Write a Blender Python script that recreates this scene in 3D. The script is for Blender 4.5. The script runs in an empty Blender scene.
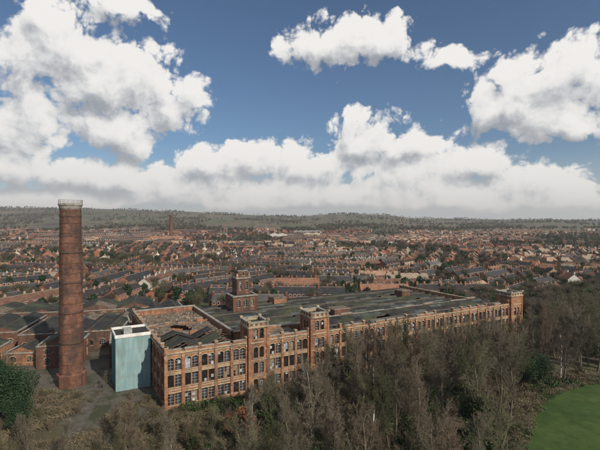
import bpy, math, random
import numpy as np
from mathutils import Vector, noise as mn
random.seed(7); rng=np.random.default_rng(7)
R=random.random
def U(a,b): return a+(b-a)*random.random()
def sm(a,b,x):
    t=max(0,min(1,(x-a)/(b-a))); return t*t*(3-2*t)
CAMH=50.0
SC=bpy.context.scene
# ---------------------------------------------------------------- materials
def newmat(name):
    m=bpy.data.materials.new(name); m.use_nodes=True
    nt=m.node_tree; nt.nodes.clear()
    o=nt.nodes.new('ShaderNodeOutputMaterial'); b=nt.nodes.new('ShaderNodeBsdfPrincipled')
    b.inputs['Specular IOR Level'].default_value=0.2
    nt.links.new(b.outputs[0],o.inputs[0]); return m,nt,b
def ramp(nt,fac,stops,interp='LINEAR'):
    r=nt.nodes.new('ShaderNodeValToRGB'); r.color_ramp.interpolation=interp
    e=r.color_ramp.elements
    while len(e)<len(stops): e.new(0.5)
    for i,(p,c) in enumerate(stops):
        e[i].position=p; e[i].color=(*c,1)
    nt.links.new(fac,r.inputs[0]); return r.outputs[0]
def nz(nt,scale,detail=4,rough=.6,vec=None,scl=None,coord='P'):
    n=nt.nodes.new('ShaderNodeTexNoise'); n.inputs['Scale'].default_value=scale
    n.inputs['Detail'].default_value=detail; n.inputs['Roughness'].default_value=rough
    if coord=='P':
        g=nt.nodes.new('ShaderNodeNewGeometry'); v=g.outputs['Position']
    else:
        g=nt.nodes.new('ShaderNodeTexCoord'); v=g.outputs['Object']
    if scl:
        mp=nt.nodes.new('ShaderNodeVectorMath'); mp.operation='MULTIPLY'; mp.inputs[1].default_value=scl
        nt.links.new(v,mp.inputs[0]); v=mp.outputs[0]
    nt.links.new(v,n.inputs['Vector']); return n.outputs[0]
def mix(nt,a,b,f,mode='MIX'):
    m=nt.nodes.new('ShaderNodeMix'); m.data_type='RGBA'; m.blend_type=mode
    for s,v in ((6,a),(7,b)):
        if isinstance(v,tuple): m.inputs[s].default_value=(*v,1)
        else: nt.links.new(v,m.inputs[s])
    if isinstance(f,(int,float)): m.inputs[0].default_value=f
    else: nt.links.new(f,m.inputs[0])
    return m.outputs[2]
def bump(nt,b,h,st=.4,dist=.1):
    n=nt.nodes.new('ShaderNodeBump'); n.inputs['Strength'].default_value=st; n.inputs['Distance'].default_value=dist
    nt.links.new(h,n.inputs['Height']); nt.links.new(n.outputs[0],b.inputs['Normal'])
def simple(name,stops,scale=.6,rough=.9,stain=None,scl=None,bumpst=0,detail=4,patch=None):
    m,nt,b=newmat(name)
    n=nz(nt,scale,detail,.65,scl=scl); c=ramp(nt,n,stops)
    if stain:
        s=nz(nt,stain[1],3,.7,scl=(1,1,.15)); f=ramp(nt,s,[(stain[2],(0,0,0)),(stain[3],(1,1,1))])
        c=mix(nt,c,stain[0],f)
    if patch:
        s=nz(nt,patch[1],4,.7); f=ramp(nt,s,[(patch[2],(0,0,0)),(patch[3],(1,1,1))])
        c=mix(nt,c,patch[0],f)
    nt.links.new(c,b.inputs['Base Color']); b.inputs['Roughness'].default_value=rough
    if bumpst: bump(nt,b,n,bumpst,.3)
    return m
def twigmat(name,cols):
    m,nt,b=newmat(name); oi=nt.nodes.new('ShaderNodeObjectInfo')
    c=ramp(nt,oi.outputs['Random'],[(i/(len(cols)-1),c) for i,c in enumerate(cols)])
    nt.links.new(c,b.inputs['Base Color']); b.inputs['Roughness'].default_value=.95; b.inputs['Specular IOR Level'].default_value=0.05
    return m
M={}
M['brick']=simple('red_brick',[(.3,(.12,.058,.038)),(.5,(.245,.115,.068)),(.7,(.38,.2,.12))],1.3,.9,stain=((.07,.056,.047),.35,.46,.7),patch=((.34,.19,.105),.16,.48,.75))
M['brickd']=simple('sooty_brick',[(.3,(.075,.046,.037)),(.55,(.14,.072,.05)),(.75,(.22,.12,.08))],.9,.9,stain=((.05,.042,.037),.3,.45,.75))
M['buff']=simple('buff_terracotta',[(.3,(.26,.2,.135)),(.7,(.46,.36,.24))],1.1,.8,stain=((.12,.1,.08),.4,.46,.7))
M['stone']=simple('weathered_coping',[(.3,(.17,.16,.14)),(.7,(.35,.33,.29))],.8,.9,stain=((.1,.1,.08),.4,.5,.8))
M['glass']=simple('dirty_glass',[(.4,(.012,.014,.017)),(.6,(.05,.06,.07))],.9,.15)
M['pale']=simple('reflection_tinted_pane',[(.4,(.2,.24,.27)),(.6,(.42,.46,.5))],.9,.4)  # blue-white reflection on some windows, put into the pane colour
M['board']=simple('plywood_board',[(.4,(.13,.1,.07)),(.6,(.22,.17,.12))],.9,.9)
M['void']=simple('dark_interior',[(.4,(.008,.007,.006)),(.6,(.02,.017,.015))],.9,.9)
M['frame']=simple('old_paint_frame',[(.4,(.2,.21,.2)),(.6,(.35,.36,.35))],2,.7)
M['white']=simple('white_render',[(.35,(.5,.49,.46)),(.65,(.7,.69,.66))],.7,.8)
M['grey']=simple('grey_cladding',[(.35,(.2,.21,.22)),(.65,(.3,.31,.32))],.7,.8)
M['slateR']=simple('mossy_slate',[(.3,(.014,.015,.017)),(.5,(.026,.027,.028)),(.64,(.038,.04,.033)),(.78,(.07,.075,.045))],.25,.85,stain=((.07,.065,.05),.18,.55,.85),patch=((.055,.065,.035),.07,.5,.68))
M['roofglass']=simple('grimy_rooflight',[(.3,(.03,.036,.036)),(.5,(.055,.065,.063)),(.7,(.1,.11,.11))],.3,.6)
M['felt']=simple('roof_felt_rubble',[(.3,(.05,.04,.035)),(.45,(.12,.085,.065)),(.55,(.16,.135,.11)),(.7,(.08,.09,.05))],.5,.95,bumpst=.6)
M['rust']=simple('rusted_iron',[(.3,(.06,.035,.025)),(.7,(.14,.075,.045))],1.5,.8)
M['wood']=simple('rotten_timber',[(.3,(.05,.04,.033)),(.7,(.13,.11,.09))],1.5,.9)
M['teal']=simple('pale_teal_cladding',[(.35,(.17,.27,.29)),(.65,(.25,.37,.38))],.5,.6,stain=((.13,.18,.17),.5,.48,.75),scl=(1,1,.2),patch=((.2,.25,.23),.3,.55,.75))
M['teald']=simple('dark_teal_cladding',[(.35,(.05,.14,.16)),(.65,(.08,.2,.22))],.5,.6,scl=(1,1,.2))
M['bark']=twigmat('bare_bark',[(.085,.072,.054),(.15,.13,.098),(.105,.092,.068),(.185,.162,.125)])
M['bark2']=twigmat('mossy_bark',[(.065,.067,.04),(.112,.11,.065),(.15,.14,.092)])
M['bark3']=twigmat('brown_twigs',[(.13,.1,.073),(.185,.15,.112),(.11,.085,.064)])
M['birch']=simple('birch_bark',[(.4,(.3,.28,.26)),(.6,(.55,.53,.49))],2,.9)
M['ivy']=simple('ivy_leaves',[(.3,(.02,.035,.012)),(.5,(.035,.06,.02)),(.7,(.06,.09,.03))],.6,.6,detail=2)
M['ever']=simple('evergreen_foliage',[(.3,(.012,.028,.013)),(.5,(.022,.045,.02)),(.7,(.04,.068,.03))],.5,.7,detail=2)
M['orange']=simple('beech_leaves',[(.3,(.16,.065,.03)),(.7,(.25,.105,.048))],.6,.8,detail=2)
M['asphalt']=simple('asphalt',[(.3,(.045,.045,.047)),(.7,(.075,.073,.072))],.3,.9)
M['yard']=simple('yard_gravel',[(.3,(.06,.055,.045)),(.5,(.1,.09,.08)),(.7,(.08,.09,.05))],.25,.95,patch=((.045,.05,.03),.1,.5,.6))
M['track']=simple('muddy_track',[(.3,(.06,.055,.048)),(.5,(.09,.083,.072)),(.7,(.12,.11,.095))],.5,.9,patch=((.06,.058,.038),.35,.5,.6))
M['rubble']=simple('rubble',[(.3,(.12,.06,.04)),(.5,(.22,.13,.09)),(.7,(.3,.27,.24))],1.5,.95)
m,nt,b=newmat('mown_grass'); n=nz(nt,.05,6,.6); n2=nz(nt,3,3,.6); n4=nz(nt,.3,5,.7)
c=ramp(nt,n,[(.3,(.032,.062,.018)),(.5,(.045,.082,.023)),(.7,(.066,.1,.032))]); c=mix(nt,c,ramp(nt,n2,[(.3,(.55,.6,.5)),(.7,(1,1,1))]),.6,'MULTIPLY')
c=mix(nt,c,ramp(nt,n4,[(.35,(.65,.66,.55)),(.65,(1.1,1.1,1))]),.9,'MULTIPLY')
nt.links.new(c,b.inputs['Base Color']); b.inputs['Roughness'].default_value=.95; M['lawn']=m
def objrand(name,stops,rough=.85,ns=.7,amt=.6,lo=(.45,.45,.45)):
    m,nt,b=newmat(name); oi=nt.nodes.new('ShaderNodeObjectInfo')
    c=ramp(nt,oi.outputs['Random'],stops,'CONSTANT')
    n=nz(nt,ns,3,.7); k=ramp(nt,n,[(.3,lo),(.7,(1.25,1.2,1.15))])
    c=mix(nt,c,k,amt,'MULTIPLY'); nt.links.new(c,b.inputs['Base Color']); b.inputs['Roughness'].default_value=rough
    return m
M['hbrick']=objrand('house_brick',[(0,(.2,.082,.056)),(.2,(.29,.12,.078)),(.38,(.33,.18,.12)),(.54,(.16,.072,.055)),(.68,(.31,.135,.085)),(.8,(.37,.25,.18)),(.91,(.52,.48,.42))])
M['hslate']=objrand('house_slate',[(0,(.035,.037,.043)),(.25,(.05,.05,.056)),(.5,(.08,.076,.075)),(.68,(.042,.038,.037)),(.84,(.14,.08,.058)),(.93,(.105,.1,.095))],ns=.35,amt=.8)
M['htile']=objrand('house_tile',[(0,(.22,.115,.075)),(.2,(.34,.23,.16)),(.38,(.17,.09,.062)),(.52,(.28,.23,.175)),(.68,(.25,.13,.085)),(.8,(.08,.064,.06)),(.9,(.06,.06,.063))],ns=.35,amt=.7)
M['hrender']=objrand('house_render',[(0,(.6,.58,.53)),(.3,(.27,.15,.105)),(.5,(.5,.45,.36)),(.7,(.29,.17,.12))],amt=.3)
M['car']=objrand('car_paint',[(0,(.02,.02,.025)),(.2,(.5,.5,.52)),(.45,(.7,.7,.7)),(.6,(.25,.02,.02)),(.72,(.03,.07,.2)),(.85,(.2,.21,.22))],rough=.3,amt=.1)
M['tyre']=simple('tyre_rubber',[(.4,(.015,.015,.015)),(.6,(.03,.03,.03))],3,.8)
m,nt,b=newmat('ground_earth')
n1=nz(nt,.02,6,.62); n2=nz(nt,.12,5,.7); n3=nz(nt,.0028,7,.66,scl=(1,.3,1))
near=ramp(nt,n2,[(.3,(.05,.042,.028)),(.5,(.085,.072,.047)),(.62,(.055,.065,.03)),(.75,(.11,.095,.065))])
town=ramp(nt,n1,[(.33,(.045,.07,.025)),(.46,(.065,.07,.048)),(.56,(.055,.055,.05)),(.68,(.06,.1,.032))])
far=ramp(nt,n3,[(.3,(.032,.031,.024)),(.42,(.05,.046,.032)),(.47,(.14,.118,.08)),(.5,(.065,.058,.042)),(.545,(.1,.11,.06)),(.58,(.045,.042,.032)),(.66,(.16,.132,.09)),(.75,(.06,.052,.04))])
g=nt.nodes.new('ShaderNodeNewGeometry'); sx=nt.nodes.new('ShaderNodeSeparateXYZ'); nt.links.new(g.outputs['Position'],sx.inputs[0])
def mr(v,a,b_):
    q=nt.nodes.new('ShaderNodeMapRange'); q.inputs[1].default_value=a; q.inputs[2].default_value=b_; nt.links.new(v,q.inputs[0]); return q.outputs[0]
c=mix(nt,near,town,mr(sx.outputs[1],190,240)); c=mix(nt,c,far,mr(sx.outputs[1],1300,1900))
nt.links.new(c,b.inputs['Base Color']); b.inputs['Roughness'].default_value=1; M['ground']=m
# ---------------------------------------------------------------- mesh builder
def V(*a): return Vector(a)
class MB:
    def __init__(s): s.v=[];s.f=[];s.m=[];s.mats=[]
    def mi(s,k):
        if k not in s.mats: s.mats.append(k)
        return s.mats.index(k)
    def poly(s,pts,k):
        i=len(s.v); s.v.extend([tuple(p) for p in pts]); s.f.append(tuple(range(i,i+len(pts)))); s.m.append(s.mi(k))
    def hexa(s,p,k):
        i=len(s.v); s.v.extend([tuple(q) for q in p]); mi=s.mi(k)
        for q in ((3,2,1,0),(4,5,6,7),(0,1,5,4),(1,2,6,5),(2,3,7,6),(3,0,4,7)):
            s.f.append(tuple(i+j for j in q)); s.m.append(mi)
    def box(s,x0,x1,y0,y1,z0,z1,k):
        s.hexa([(x0,y0,z0),(x1,y0,z0),(x1,y1,z0),(x0,y1,z0),(x0,y0,z1),(x1,y0,z1),(x1,y1,z1),(x0,y1,z1)],k)
    def fb(s,fr,x0,x1,z0,z1,o0,o1,k):
        P=fr.P; s.hexa([P(x0,z0,o1),P(x1,z0,o1),P(x1,z0,o0),P(x0,z0,o0),P(x0,z1,o1),P(x1,z1,o1),P(x1,z1,o0),P(x0,z1,o0)],k)
    def fq(s,fr,x0,x1,z0,z1,o,k):
        P=fr.P; s.poly([P(x0,z0,o),P(x1,z0,o),P(x1,z1,o),P(x0,z1,o)],k)
    def lathe(s,cx,cy,prof,k,n=32,rot=0):
        for (r0,z0),(r1,z1) in zip(prof[:-1],prof[1:]):
            for i in range(n):
                a=rot+2*math.pi*i/n; b=rot+2*math.pi*(i+1)/n
                s.poly([(cx+r0*math.cos(a),cy+r0*math.sin(a),z0),(cx+r0*math.cos(b),cy+r0*math.sin(b),z0),(cx+r1*math.cos(b),cy+r1*math.sin(b),z1),(cx+r1*math.cos(a),cy+r1*math.sin(a),z1)],k)
    def mesh(s,name):
        me=bpy.data.meshes.new(name); me.from_pydata(s.v,[],s.f)
        for k in s.mats: me.materials.append(M[k])
        me.polygons.foreach_set('material_index',s.m); me.update(); return me
    def obj(s,name,parent=None):
        return mkobj(name,s.mesh(name),parent)
def mkobj(name,me,parent=None,loc=None,rz=0,sc=None):
    o=bpy.data.objects.new(name,me); SC.collection.objects.link(o)
    if parent: o.parent=parent
    if loc is not None: o.location=loc
    o.rotation_euler[2]=rz
    if sc is not None: o.scale=(sc,sc,sc) if not isinstance(sc,tuple) else sc
    return o
def empty(name,loc=(0,0,0)):
    e=bpy.data.objects.new(name,None); SC.collection.objects.link(e); e.location=loc; return e
class Fr:
    def __init__(s,o,a,b): s.o=Vector(o); s.a=Vector(a).normalized(); s.b=Vector(b).normalized()
    def P(s,x,z,o): return s.o+s.a*x+s.b*o+Vector((0,0,z))
# ---------------------------------------------------------------- terrain
PX=[-400,0,100,170,215,255,300,320,350,385,410,480,600,900]
PZ=[170,190,172,148,125,98,92,108,120,104,66,56,48,48]
def tz(x,y):
    if y<600: return 0.0
    q=x/y*400+300
    z=sm(600,1800,y)*8
    H=float(np.interp(q,PX,PZ))
    s=sm(1500,4600,y)
    H+= 16*mn.noise(Vector((q*.018,y*.0007,0)))+7*mn.noise(Vector((q*.07,y*.002,3)))
    rl=18*mn.noise(Vector((x*.0014,y*.0022,5)))*sm(1500,2400,y)*(1-sm(3600,4600,y))
    return z+max(0,(H-8))*s+rl+ 5*mn.noise(Vector((x*.0025,y*.0025,0)))*sm(700,1500,y)
ys=list(np.linspace(-400,600,11))+list(600*np.geomspace(1.02,24,170))
aa=np.linspace(-1,1,121)
verts=[];faces=[]
for y in ys:
    W=max(900,y*1.7)
    for a in aa: verts.append((a*W,y,tz(a*W,y)))
nx=len(aa)
for j in range(len(ys)-1):
    for i in range(nx-1):
        k=j*nx+i; faces.append((k,k+1,k+nx+1,k+nx))
me=bpy.data.meshes.new('ground'); me.from_pydata(verts,[],faces); me.materials.append(M['ground']); me.polygons.foreach_set('use_smooth',[True]*len(faces)); mkobj('ground',me)
# ---------------------------------------------------------------- mill
A=Vector((-35.3,104.6,0)); uu=Vector((.891,.454,0)); nn=Vector((-.515,.857,0))
def ST(s,t,z=0): return A+uu*s+nn*t+Vector((0,0,z))
fout=Vector((uu.y,-uu.x,0)); lout=Vector((-nn.y,nn.x,0))
mill=empty('derelict_mill')
FRF=Fr(A,uu,fout)
def opening(mb,fr,x0,x1,z0,z1,arch,dep=.4,trim='buff'):
    P=fr.P
    for a,b_ in (((x0,z0),(x0,z1)),((x1,z1),(x1,z0)),((x1,z0),(x0,z0)),((x0,z1),(x1,z1))):
        mb.poly([P(a[0],a[1],0),P(b_[0],b_[1],0),P(b_[0],b_[1],-dep),P(a[0],a[1],-dep)],'brick')
    r=R(); k='glass' if r<.52 else ('void' if r<.8 else ('pale' if r<.9 else 'board'))
    nx_=3 if x1-x0>1.6 else 2; nz_=4 if z1-z0>2.5 else 3
    for i in range(nx_):
        for j in range(nz_):
            kk=k if R()<.75 else random.choice(['glass','void','pale','glass'])
            mb.fq(fr,x0+(x1-x0)*i/nx_,x0+(x1-x0)*(i+1)/nx_,z0+(z1-z0)*j/nz_,z0+(z1-z0)*(j+1)/nz_,-dep,kk)
    if k!='void':
        for i in range(1,nx_): 
            x=x0+(x1-x0)*i/nx_; mb.fb(fr,x-.04,x+.04,z0,z1,-dep-.01,-dep+.06,'frame')
        for j in range(1,nz_):
            z=z0+(z1-z0)*j/nz_; mb.fb(fr,x0,x1,z-.035,z+.035,-dep-.01,-dep+.05,'frame')
    mb.fb(fr,x0-.12,x1+.12,z0-.22,z0,-.02,.14,trim)
    if arch:
        h=(x1-x0)*.28; n=6; cx=(x0+x1)/2; w=(x1-x0)/2
        pts=[(cx-w*math.cos(math.pi*i/n), z1-h+h*math.sin(math.pi*i/n)) for i in range(n+1)]
        for (ax,az),(bx,bz) in zip(pts[:-1],pts[1:]):
            mb.poly([P(ax,az,-.05),P(bx,bz,-.05),P(bx,z1,-.05),P(ax,z1,-.05)],'brick')
            def o(x,z): return (cx+(x-cx)*1.18, (z1-h)+(z-(z1-h))*1.45+.04)
            a2=o(ax,az); b2=o(bx,bz)
            mb.hexa([P(ax,az,.08),P(bx,bz,.08),P(bx,bz,-.1),P(ax,az,-.1),P(*a2,.08),P(*b2,.08),P(*b2,-.1),P(*a2,-.1)],trim)
    else:
        mb.fb(fr,x0-.15,x1+.15,z1,z1+.35,-.02,.09,trim)
def wall(mb,fr,X0,X1,Z0,Z1,ops,k='brick',back=.7):
    xs=sorted({X0,X1,*[o[0] for o in ops],*[o[1] for o in ops]}); zs=sorted({Z0,Z1,*[o[2] for o in ops],*[o[3] for o in ops]})
    for a,b_ in zip(xs[:-1],xs[1:]):
        for c,d in zip(zs[:-1],zs[1:]):
            mx,mz=(a+b_)/2,(c+d)/2
            if any(o[0]<mx<o[1] and o[2]<mz<o[3] for o in ops): continue
            mb.fq(fr,a,b_,c,d,0,k)
    for o in ops: opening(mb,fr,*o)
    mb.fq(fr,X0,X1,Z0,Z1,-back,k)
STO=[(.9,4.0),(5.6,8.9),(10.1,13.3)]
def facade(mb,fr,X0,X1,n,top=16.0,ruin=0):
    w=(X1-X0)/n; ops=[]
    for i in range(n):
        c=X0+w*(i+.5)
        for si,(a,b_) in enumerate(STO):
            ww=w*.17
            ops.append((c-w*.04-2*ww,c-w*.04,a,b_,si==2)); ops.append((c+w*.04,c+w*.04+2*ww,a,b_,si==2))
    wall(mb,fr,X0,X1,-1,14.7,ops)
    for z,h,o in ((4.75,.3,.13),(9.35,.3,.13),(14.0,.25,.12)): mb.fb(fr,X0,X1,z,z+h,-.02,o,'buff')
    mb.fb(fr,X0,X1,14.55,14.95,-.75,.42,'buff')
    for i in range(n+1):
        x=X0+w*i; hw=.38
        mb.fb(fr,x-hw,x+hw,-1,14.5,-.02,.36,'brick')
        mb.fb(fr,x-hw-.04,x+hw+.04,13.6,14.1,-.02,.41,'buff')
        if R()<.8 or i in(0,n): 
            mb.fb(fr,x-hw,x+hw,14.95,top+.25,-.65,.34,'brick'); mb.fb(fr,x-hw-.08,x+hw+.08,top+.25,top+.5,-.72,.42,'buff')
    for i in range(n):
        x=X0+w*i
        hh=top-.25 if R()>ruin else U(15.0,15.6)
        mb.fb(fr,x+.4,x+w-.4,14.95,hh-.25,-.5,.12,'brick')
        if hh>15.5: mb.fb(fr,x+.4,x+w-.4,hh-.25,hh,-.56,.2,'stone')
walls=MB()
facade(walls,FRF,0.0,22.4,5)
facade(walls,FRF,29.1,42.6,3,ruin=.3)
facade(walls,FRF,49.6,137.5,19,ruin=.25)
walls.obj('front_wall',mill)
side=MB(); FRL=Fr(ST(0,54),-nn,lout)
facade(side,FRL,0,54,11,ruin=.2)
side.obj('side_wall',mill)
back=MB(); FRB=Fr(ST(23,54),-uu,-fout)
wall(back,FRB,0,23,-1,15.4,[]); back.fb(FRB,0,23,15.4,15.8,-.8,.1,'stone')
FRR=Fr(ST(23,12),nn,-lout)
wall(back,FRR,0,42,8,15,[(2+4*i,4.2+4*i,10,13,True) for i in range(10)]); back.fb(FRR,0,42,15,15.4,-.8,.15,'stone')
for t,zt in ((19,14.6),(34,14.9)):
    f=Fr(ST(.8,t),uu,fout)
    for i in range(10):
        z=zt+U(-1.3,.4); back.fb(f,i*2.15,(i+1)*2.15,9,z,-.5,0,'brick'); 
        if R()<.6: back.fb(f,i*2.15,(i+1)*2.15,z,z+.15,-.6,.08,'stone')
back.obj('rear_wall',mill)
def tower(mb,s0,s1,dep,top,proj=.9):
    f1=Fr(ST(s0,0)+fout*proj,uu,fout); L=s1-s0
    c=L/2
    lv=[(.9,4.0),(5.6,8.9),(10.1,13.3),(15.6,18.6)] if top>18 else STO
    ops=[]
    for i,(a,b_) in enumerate(lv):
        ops+= [(c-1.55,c-.25,a,b_,True),(c+.25,c+1.55,a,b_,True)]
    lv_top=top-1.6
    ops=[o for o in ops if o[3]<lv_top]
    wall(mb,f1,0,L,-1,lv_top,ops)
    faces=[(Fr(f1.P(L,0,0),-fout,uu),dep+proj),(Fr(f1.P(L,0,-dep-proj),-uu,-fout),L),(Fr(f1.P(0,0,-dep-proj),fout,-uu),dep+proj)]
    for f,l in faces:
        wall(mb,f,0,l,-1,lv_top,[(l/2-1.4,l/2-.2,15.6,18.4,True),(l/2+.2,l/2+1.4,15.6,18.4,True)] if top>20 else [])
    allf=[(f1,L)]+faces
    for f,l in allf:
        for x in (0,l): mb.fb(f,x-.45 if x else -.25,x+.25 if x else .45,-1,lv_top,-.02,.22,'brick')
        for z in (4.75,9.35,14.4): mb.fb(f,0,l,z,z+.35,-.02,.15,'buff')
        mb.fb(f,-.3,l+.3,lv_top-.1,lv_top+.35,-.4,.48,'buff')
        mb.fb(f,0,l,lv_top+.35,top-.35,-.45,.1,'buff' )
        for j in range(4):
            x=l*(j+.5)/4; mb.fb(f,x-l*.07,x+l*.07,lv_top+.5,top-.5,.1,.15,'brickd')
        mb.fb(f,-.1,l+.1,top-.35,top,-.55,.25,'stone')
    for x in (0,L):
        for o in (0,-dep-proj):
            mb.fb(f1,x-.45,x+.45,top-.02,top+.5,o-.45,o+.45,'buff')
    q=[f1.P(.3,top-1,-.3),f1.P(L-.3,top-1,-.3),f1.P(L-.3,top-1,-dep-proj+.3),f1.P(.3,top-1,-dep-proj+.3)]
    mb.poly(q,'slateR')
for (s0,s1,tp) in ((22.8,28.7,20.6),(43.0,49.2,21.2),(138,145,19.6)):
    t=MB(); tower(t,s0,s1,6,tp); t.obj('stair_tower',mill)
rf=MB()
def deck(s0,s1,t0,t1,z,k,n=12,m_=12,amp=.35,hole=None):
    g_=[[ST(s0+(s1-s0)*i/n,t0+(t1-t0)*j/m_, z+amp*mn.noise(Vector((i*.7,j*.7,z)))) for i in range(n+1)] for j in range(m_+1)]
    for j in range(m_):
        for i in range(n):
            if hole and hole(i,j): continue
            rf.poly([g_[j][i],g_[j][i+1],g_[j+1][i+1],g_[j+1][i]],k)
deck(.7,22.3,19.5,53.3,13.6,'felt',14,22,.6,hole=lambda i,j:(4<i<9 and 3<j<8) )
deck(.7,22.3,1,19,9.2,'felt',14,12,.8)
deck(.7,22.3,1,53,4.6,'void',2,2,0)
deck(1,23,19.5,30,9.3,'felt',8,8,.5)
deck(29,43,1,14,13.3,'felt',8,8,.6)
for i in range(9):
    t=1.2+2.2*i
    f=Fr(ST(.7,t),uu,fout)
    if i in(3,): continue
    rf.fb(f,0,21.6,13.2,13.55,-.1,.1,'wood' if i%2 else 'rust')
    hh=2.2
    for sgn in (0,1):
        for q in range(2):
            xa=(0 if q==0 else 10.8); 
            a=f.P(xa if not sgn else xa+10.8,13.5,0); b_=f.P(xa+5.4,13.5+hh,0)
            if R()<.75:
                w=fout*.1; up=Vector((0,0,.2)); rf.hexa([a-w,b_-w,b_+w,a+w,a-w+up,b_-w+up,b_+w+up,a+w+up],'wood')
def slope(s0,s1,t0,t1,z0,z1,k):
    rf.poly([ST(s0,t0,z0),ST(s1,t0,z1),ST(s1,t1,z1),ST(s0,t1,z0)],k)
for q in range(2):
    for (a,b_) in ((5.6,12),(14,18.7)):
        slope(.8+10.8*q,6.2+10.8*q,a,b_,13.75,15.9,'slateR'); 
        if q==0: slope(11.6,6.2,a,b_,13.75,15.9,'slateR')
for _ in range(420):
    s=U(1.5,21.5); t=U(2,52); z=13.6 if t>19.5 else 9.4
    if t>19.5 and 7<s<14 and 24<t<33: continue
    p=ST(s,t,z); r=U(.15,.7); rot=U(0,6)
    c_,s_=math.cos(rot)*r,math.sin(rot)*r; h=U(.1,.6)
    rf.hexa([p+V(c_,s_,-.3),p+V(-s_,c_,-.3),p+V(-c_,-s_,-.3),p+V(s_,-c_,-.3),p+V(c_*.6,s_*.6,h),p+V(-s_*.6,c_*.6,h),p+V(-c_*.6,-s_*.6,h*.7),p+V(s_*.6,-c_*.6,h*.8)],random.choice(['rubble','wood','stone','felt']))
def shedroof(s0,s1,t0,t1,n,ze,zr,skew=.35):
    w=(t1-t0)/n; L=s1-s0; ns=max(4,int(L/6))
    for i in range(n):
        a=t0+w*i; r=a+w*skew; b_=a+w
        for j in range(ns):
            x0=s0+L*j/ns; x1=s0+L*(j+1)/ns-.02
            d=U(-.12,.12)
            g_= R()
            k1='roofglass' if g_<.3 else 'slateR'
            if R()<.03: continue
            rf.poly([ST(x0,a,ze),ST(x1,a,ze),ST(x1,r,zr+d),ST(x0,r,zr+d)],k1)
            rf.poly([ST(x0,r,zr+d),ST(x1,r,zr+d),ST(x1,b_,ze),ST(x0,b_,ze)],'slateR' if R()<.93 else 'felt')
        rf.hexa([ST(s0,r-.2,zr-.1),ST(s1,r-.2,zr-.1),ST(s1,r+.2,zr-.1),ST(s0,r+.2,zr-.1),ST(s0,r-.12,zr+.22),ST(s1,r-.12,zr+.22),ST(s1,r+.12,zr+.22),ST(s0,r+.12,zr+.22)],'slateR' if i%3 else 'wood')
        rf.hexa([ST(s0,a-.25,ze-.1),ST(s1,a-.25,ze-.1),ST(s1,a+.25,ze-.1),ST(s0,a+.25,ze-.1),ST(s0,a-.25,ze+.12),ST(s1,a-.25,ze+.12),ST(s1,a+.25,ze+.12),ST(s0,a+.25,ze+.12)],'felt')
shedroof(50,137,1.2,15,3,14.0,15.2,.5)
shedroof(24,136,17,62,11,11.6,13.0,.4)
shedroof(50,120,63.5,75,3,8.5,9.8,.5)
rf.poly([ST(24,1,2.5),ST(137,1,2.5),ST(137,62,2.5),ST(24,62,2.5)],'void')
rf.obj('roof',mill)
w2=MB()
for (s0,s1,t,zz) in ((50,137,15.5,14.9),(24,50,15.2,14.2)):
    f=Fr(ST(s0,t),uu,-fout); L=s1-s0; n=int(L/5)
    for i in range(n):
        z=zz+(U(-.5,.3)); w2.fb(f,L*i/n,L*(i+1)/n,2,z,-.4,.4,'brick'); w2.fb(f,L*i/n,L*(i+1)/n-.1,z,z+.2,-.5,.5,'stone')
wall(w2,Fr(ST(137,0.5),nn,-lout),0,61,-1,14,[(2+5*i,4.6+5*i,9,12,True) for i in range(11)]); w2.fb(Fr(ST(137,0.5),nn,-lout),0,61,14,14.4,-.8,.2,'buff')
wall(w2,Fr(ST(137,62.3),-uu,-fout),0,113,-1,12,[])
for (s,t,w,d,z0,z1,k) in ((66,20,7,5,10,15.6,'brickd'),(58,54,6,6,9,15,'brick'),(118,40,5,5,10,15.5,'brickd')):
    w2.hexa([ST(s,t,z0),ST(s+w,t,z0),ST(s+w,t+d,z0),ST(s,t+d,z0),ST(s,t,z1),ST(s+w,t,z1),ST(s+w,t+d,z1),ST(s,t+d,z1)],k)
    w2.hexa([ST(s-.3,t-.3,z1+.01),ST(s+w+.3,t-.3,z1+.01),ST(s+w+.3,t+d+.3,z1+.01),ST(s-.3,t+d+.3,z1+.01),ST(s,t,z1+.4),ST(s+w,t,z1+.4),ST(s+w,t+d,z1+.4),ST(s,t+d,z1+.4)],'felt')
w2.obj('parapets',mill)
tt=MB()
def sqt(mb,c,h,z0,z1,k,ops=None,trim=True):
    f0=Fr(c-uu*h+fout*h,uu,fout)
    for f in (f0,Fr(f0.P(2*h,0,0),-fout,uu),Fr(f0.P(2*h,0,-2*h),-uu,-fout),Fr(f0.P(0,0,-2*h),fout,-uu)):
        wall(mb,f,0,2*h,z0,z1,ops or [],k)
        for x in (-.15,2*h-.35): mb.fb(f,x,x+.5,z0,z1-.3,-.02,.15,k)
        if trim: mb.fb(f,-.3,2*h+.3,z1-.3,z1+.15,-.5,.4,'buff' if k=='brick' else 'stone')
    mb.poly([f0.P(0,z1,0),f0.P(2*h,z1,0),f0.P(2*h,z1,-2*h),f0.P(0,z1,-2*h)],'slateR')
c0=ST(41.8,51.9)
sqt(tt,c0,5.0,2,19.0,'brickd',[(1.6,3,14.5,17.5,True),(4.5,5.9,14.5,17.5,True),(7.4,8.8,14.5,17.5,True)])
sqt(tt,c0,2.8,19.1,26.0,'brickd',[(.9,2.0,21,24.5,True),(3.6,4.7,21,24.5,True)])
sqt(tt,c0,1.8,26.1,29,'brickd',[(1.1,2.5,26.9,28.4,True)])
f0=Fr(c0,uu,fout)
for sx_ in (-1,1):
    for sy_ in (-1,1):
        p=f0.P(2.6*sx_,26.1,2.6*sy_); tt.lathe(p.x,p.y,[(.4,26.1),(.4,27.2),(.1,28.0)],'buff',8)
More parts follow.
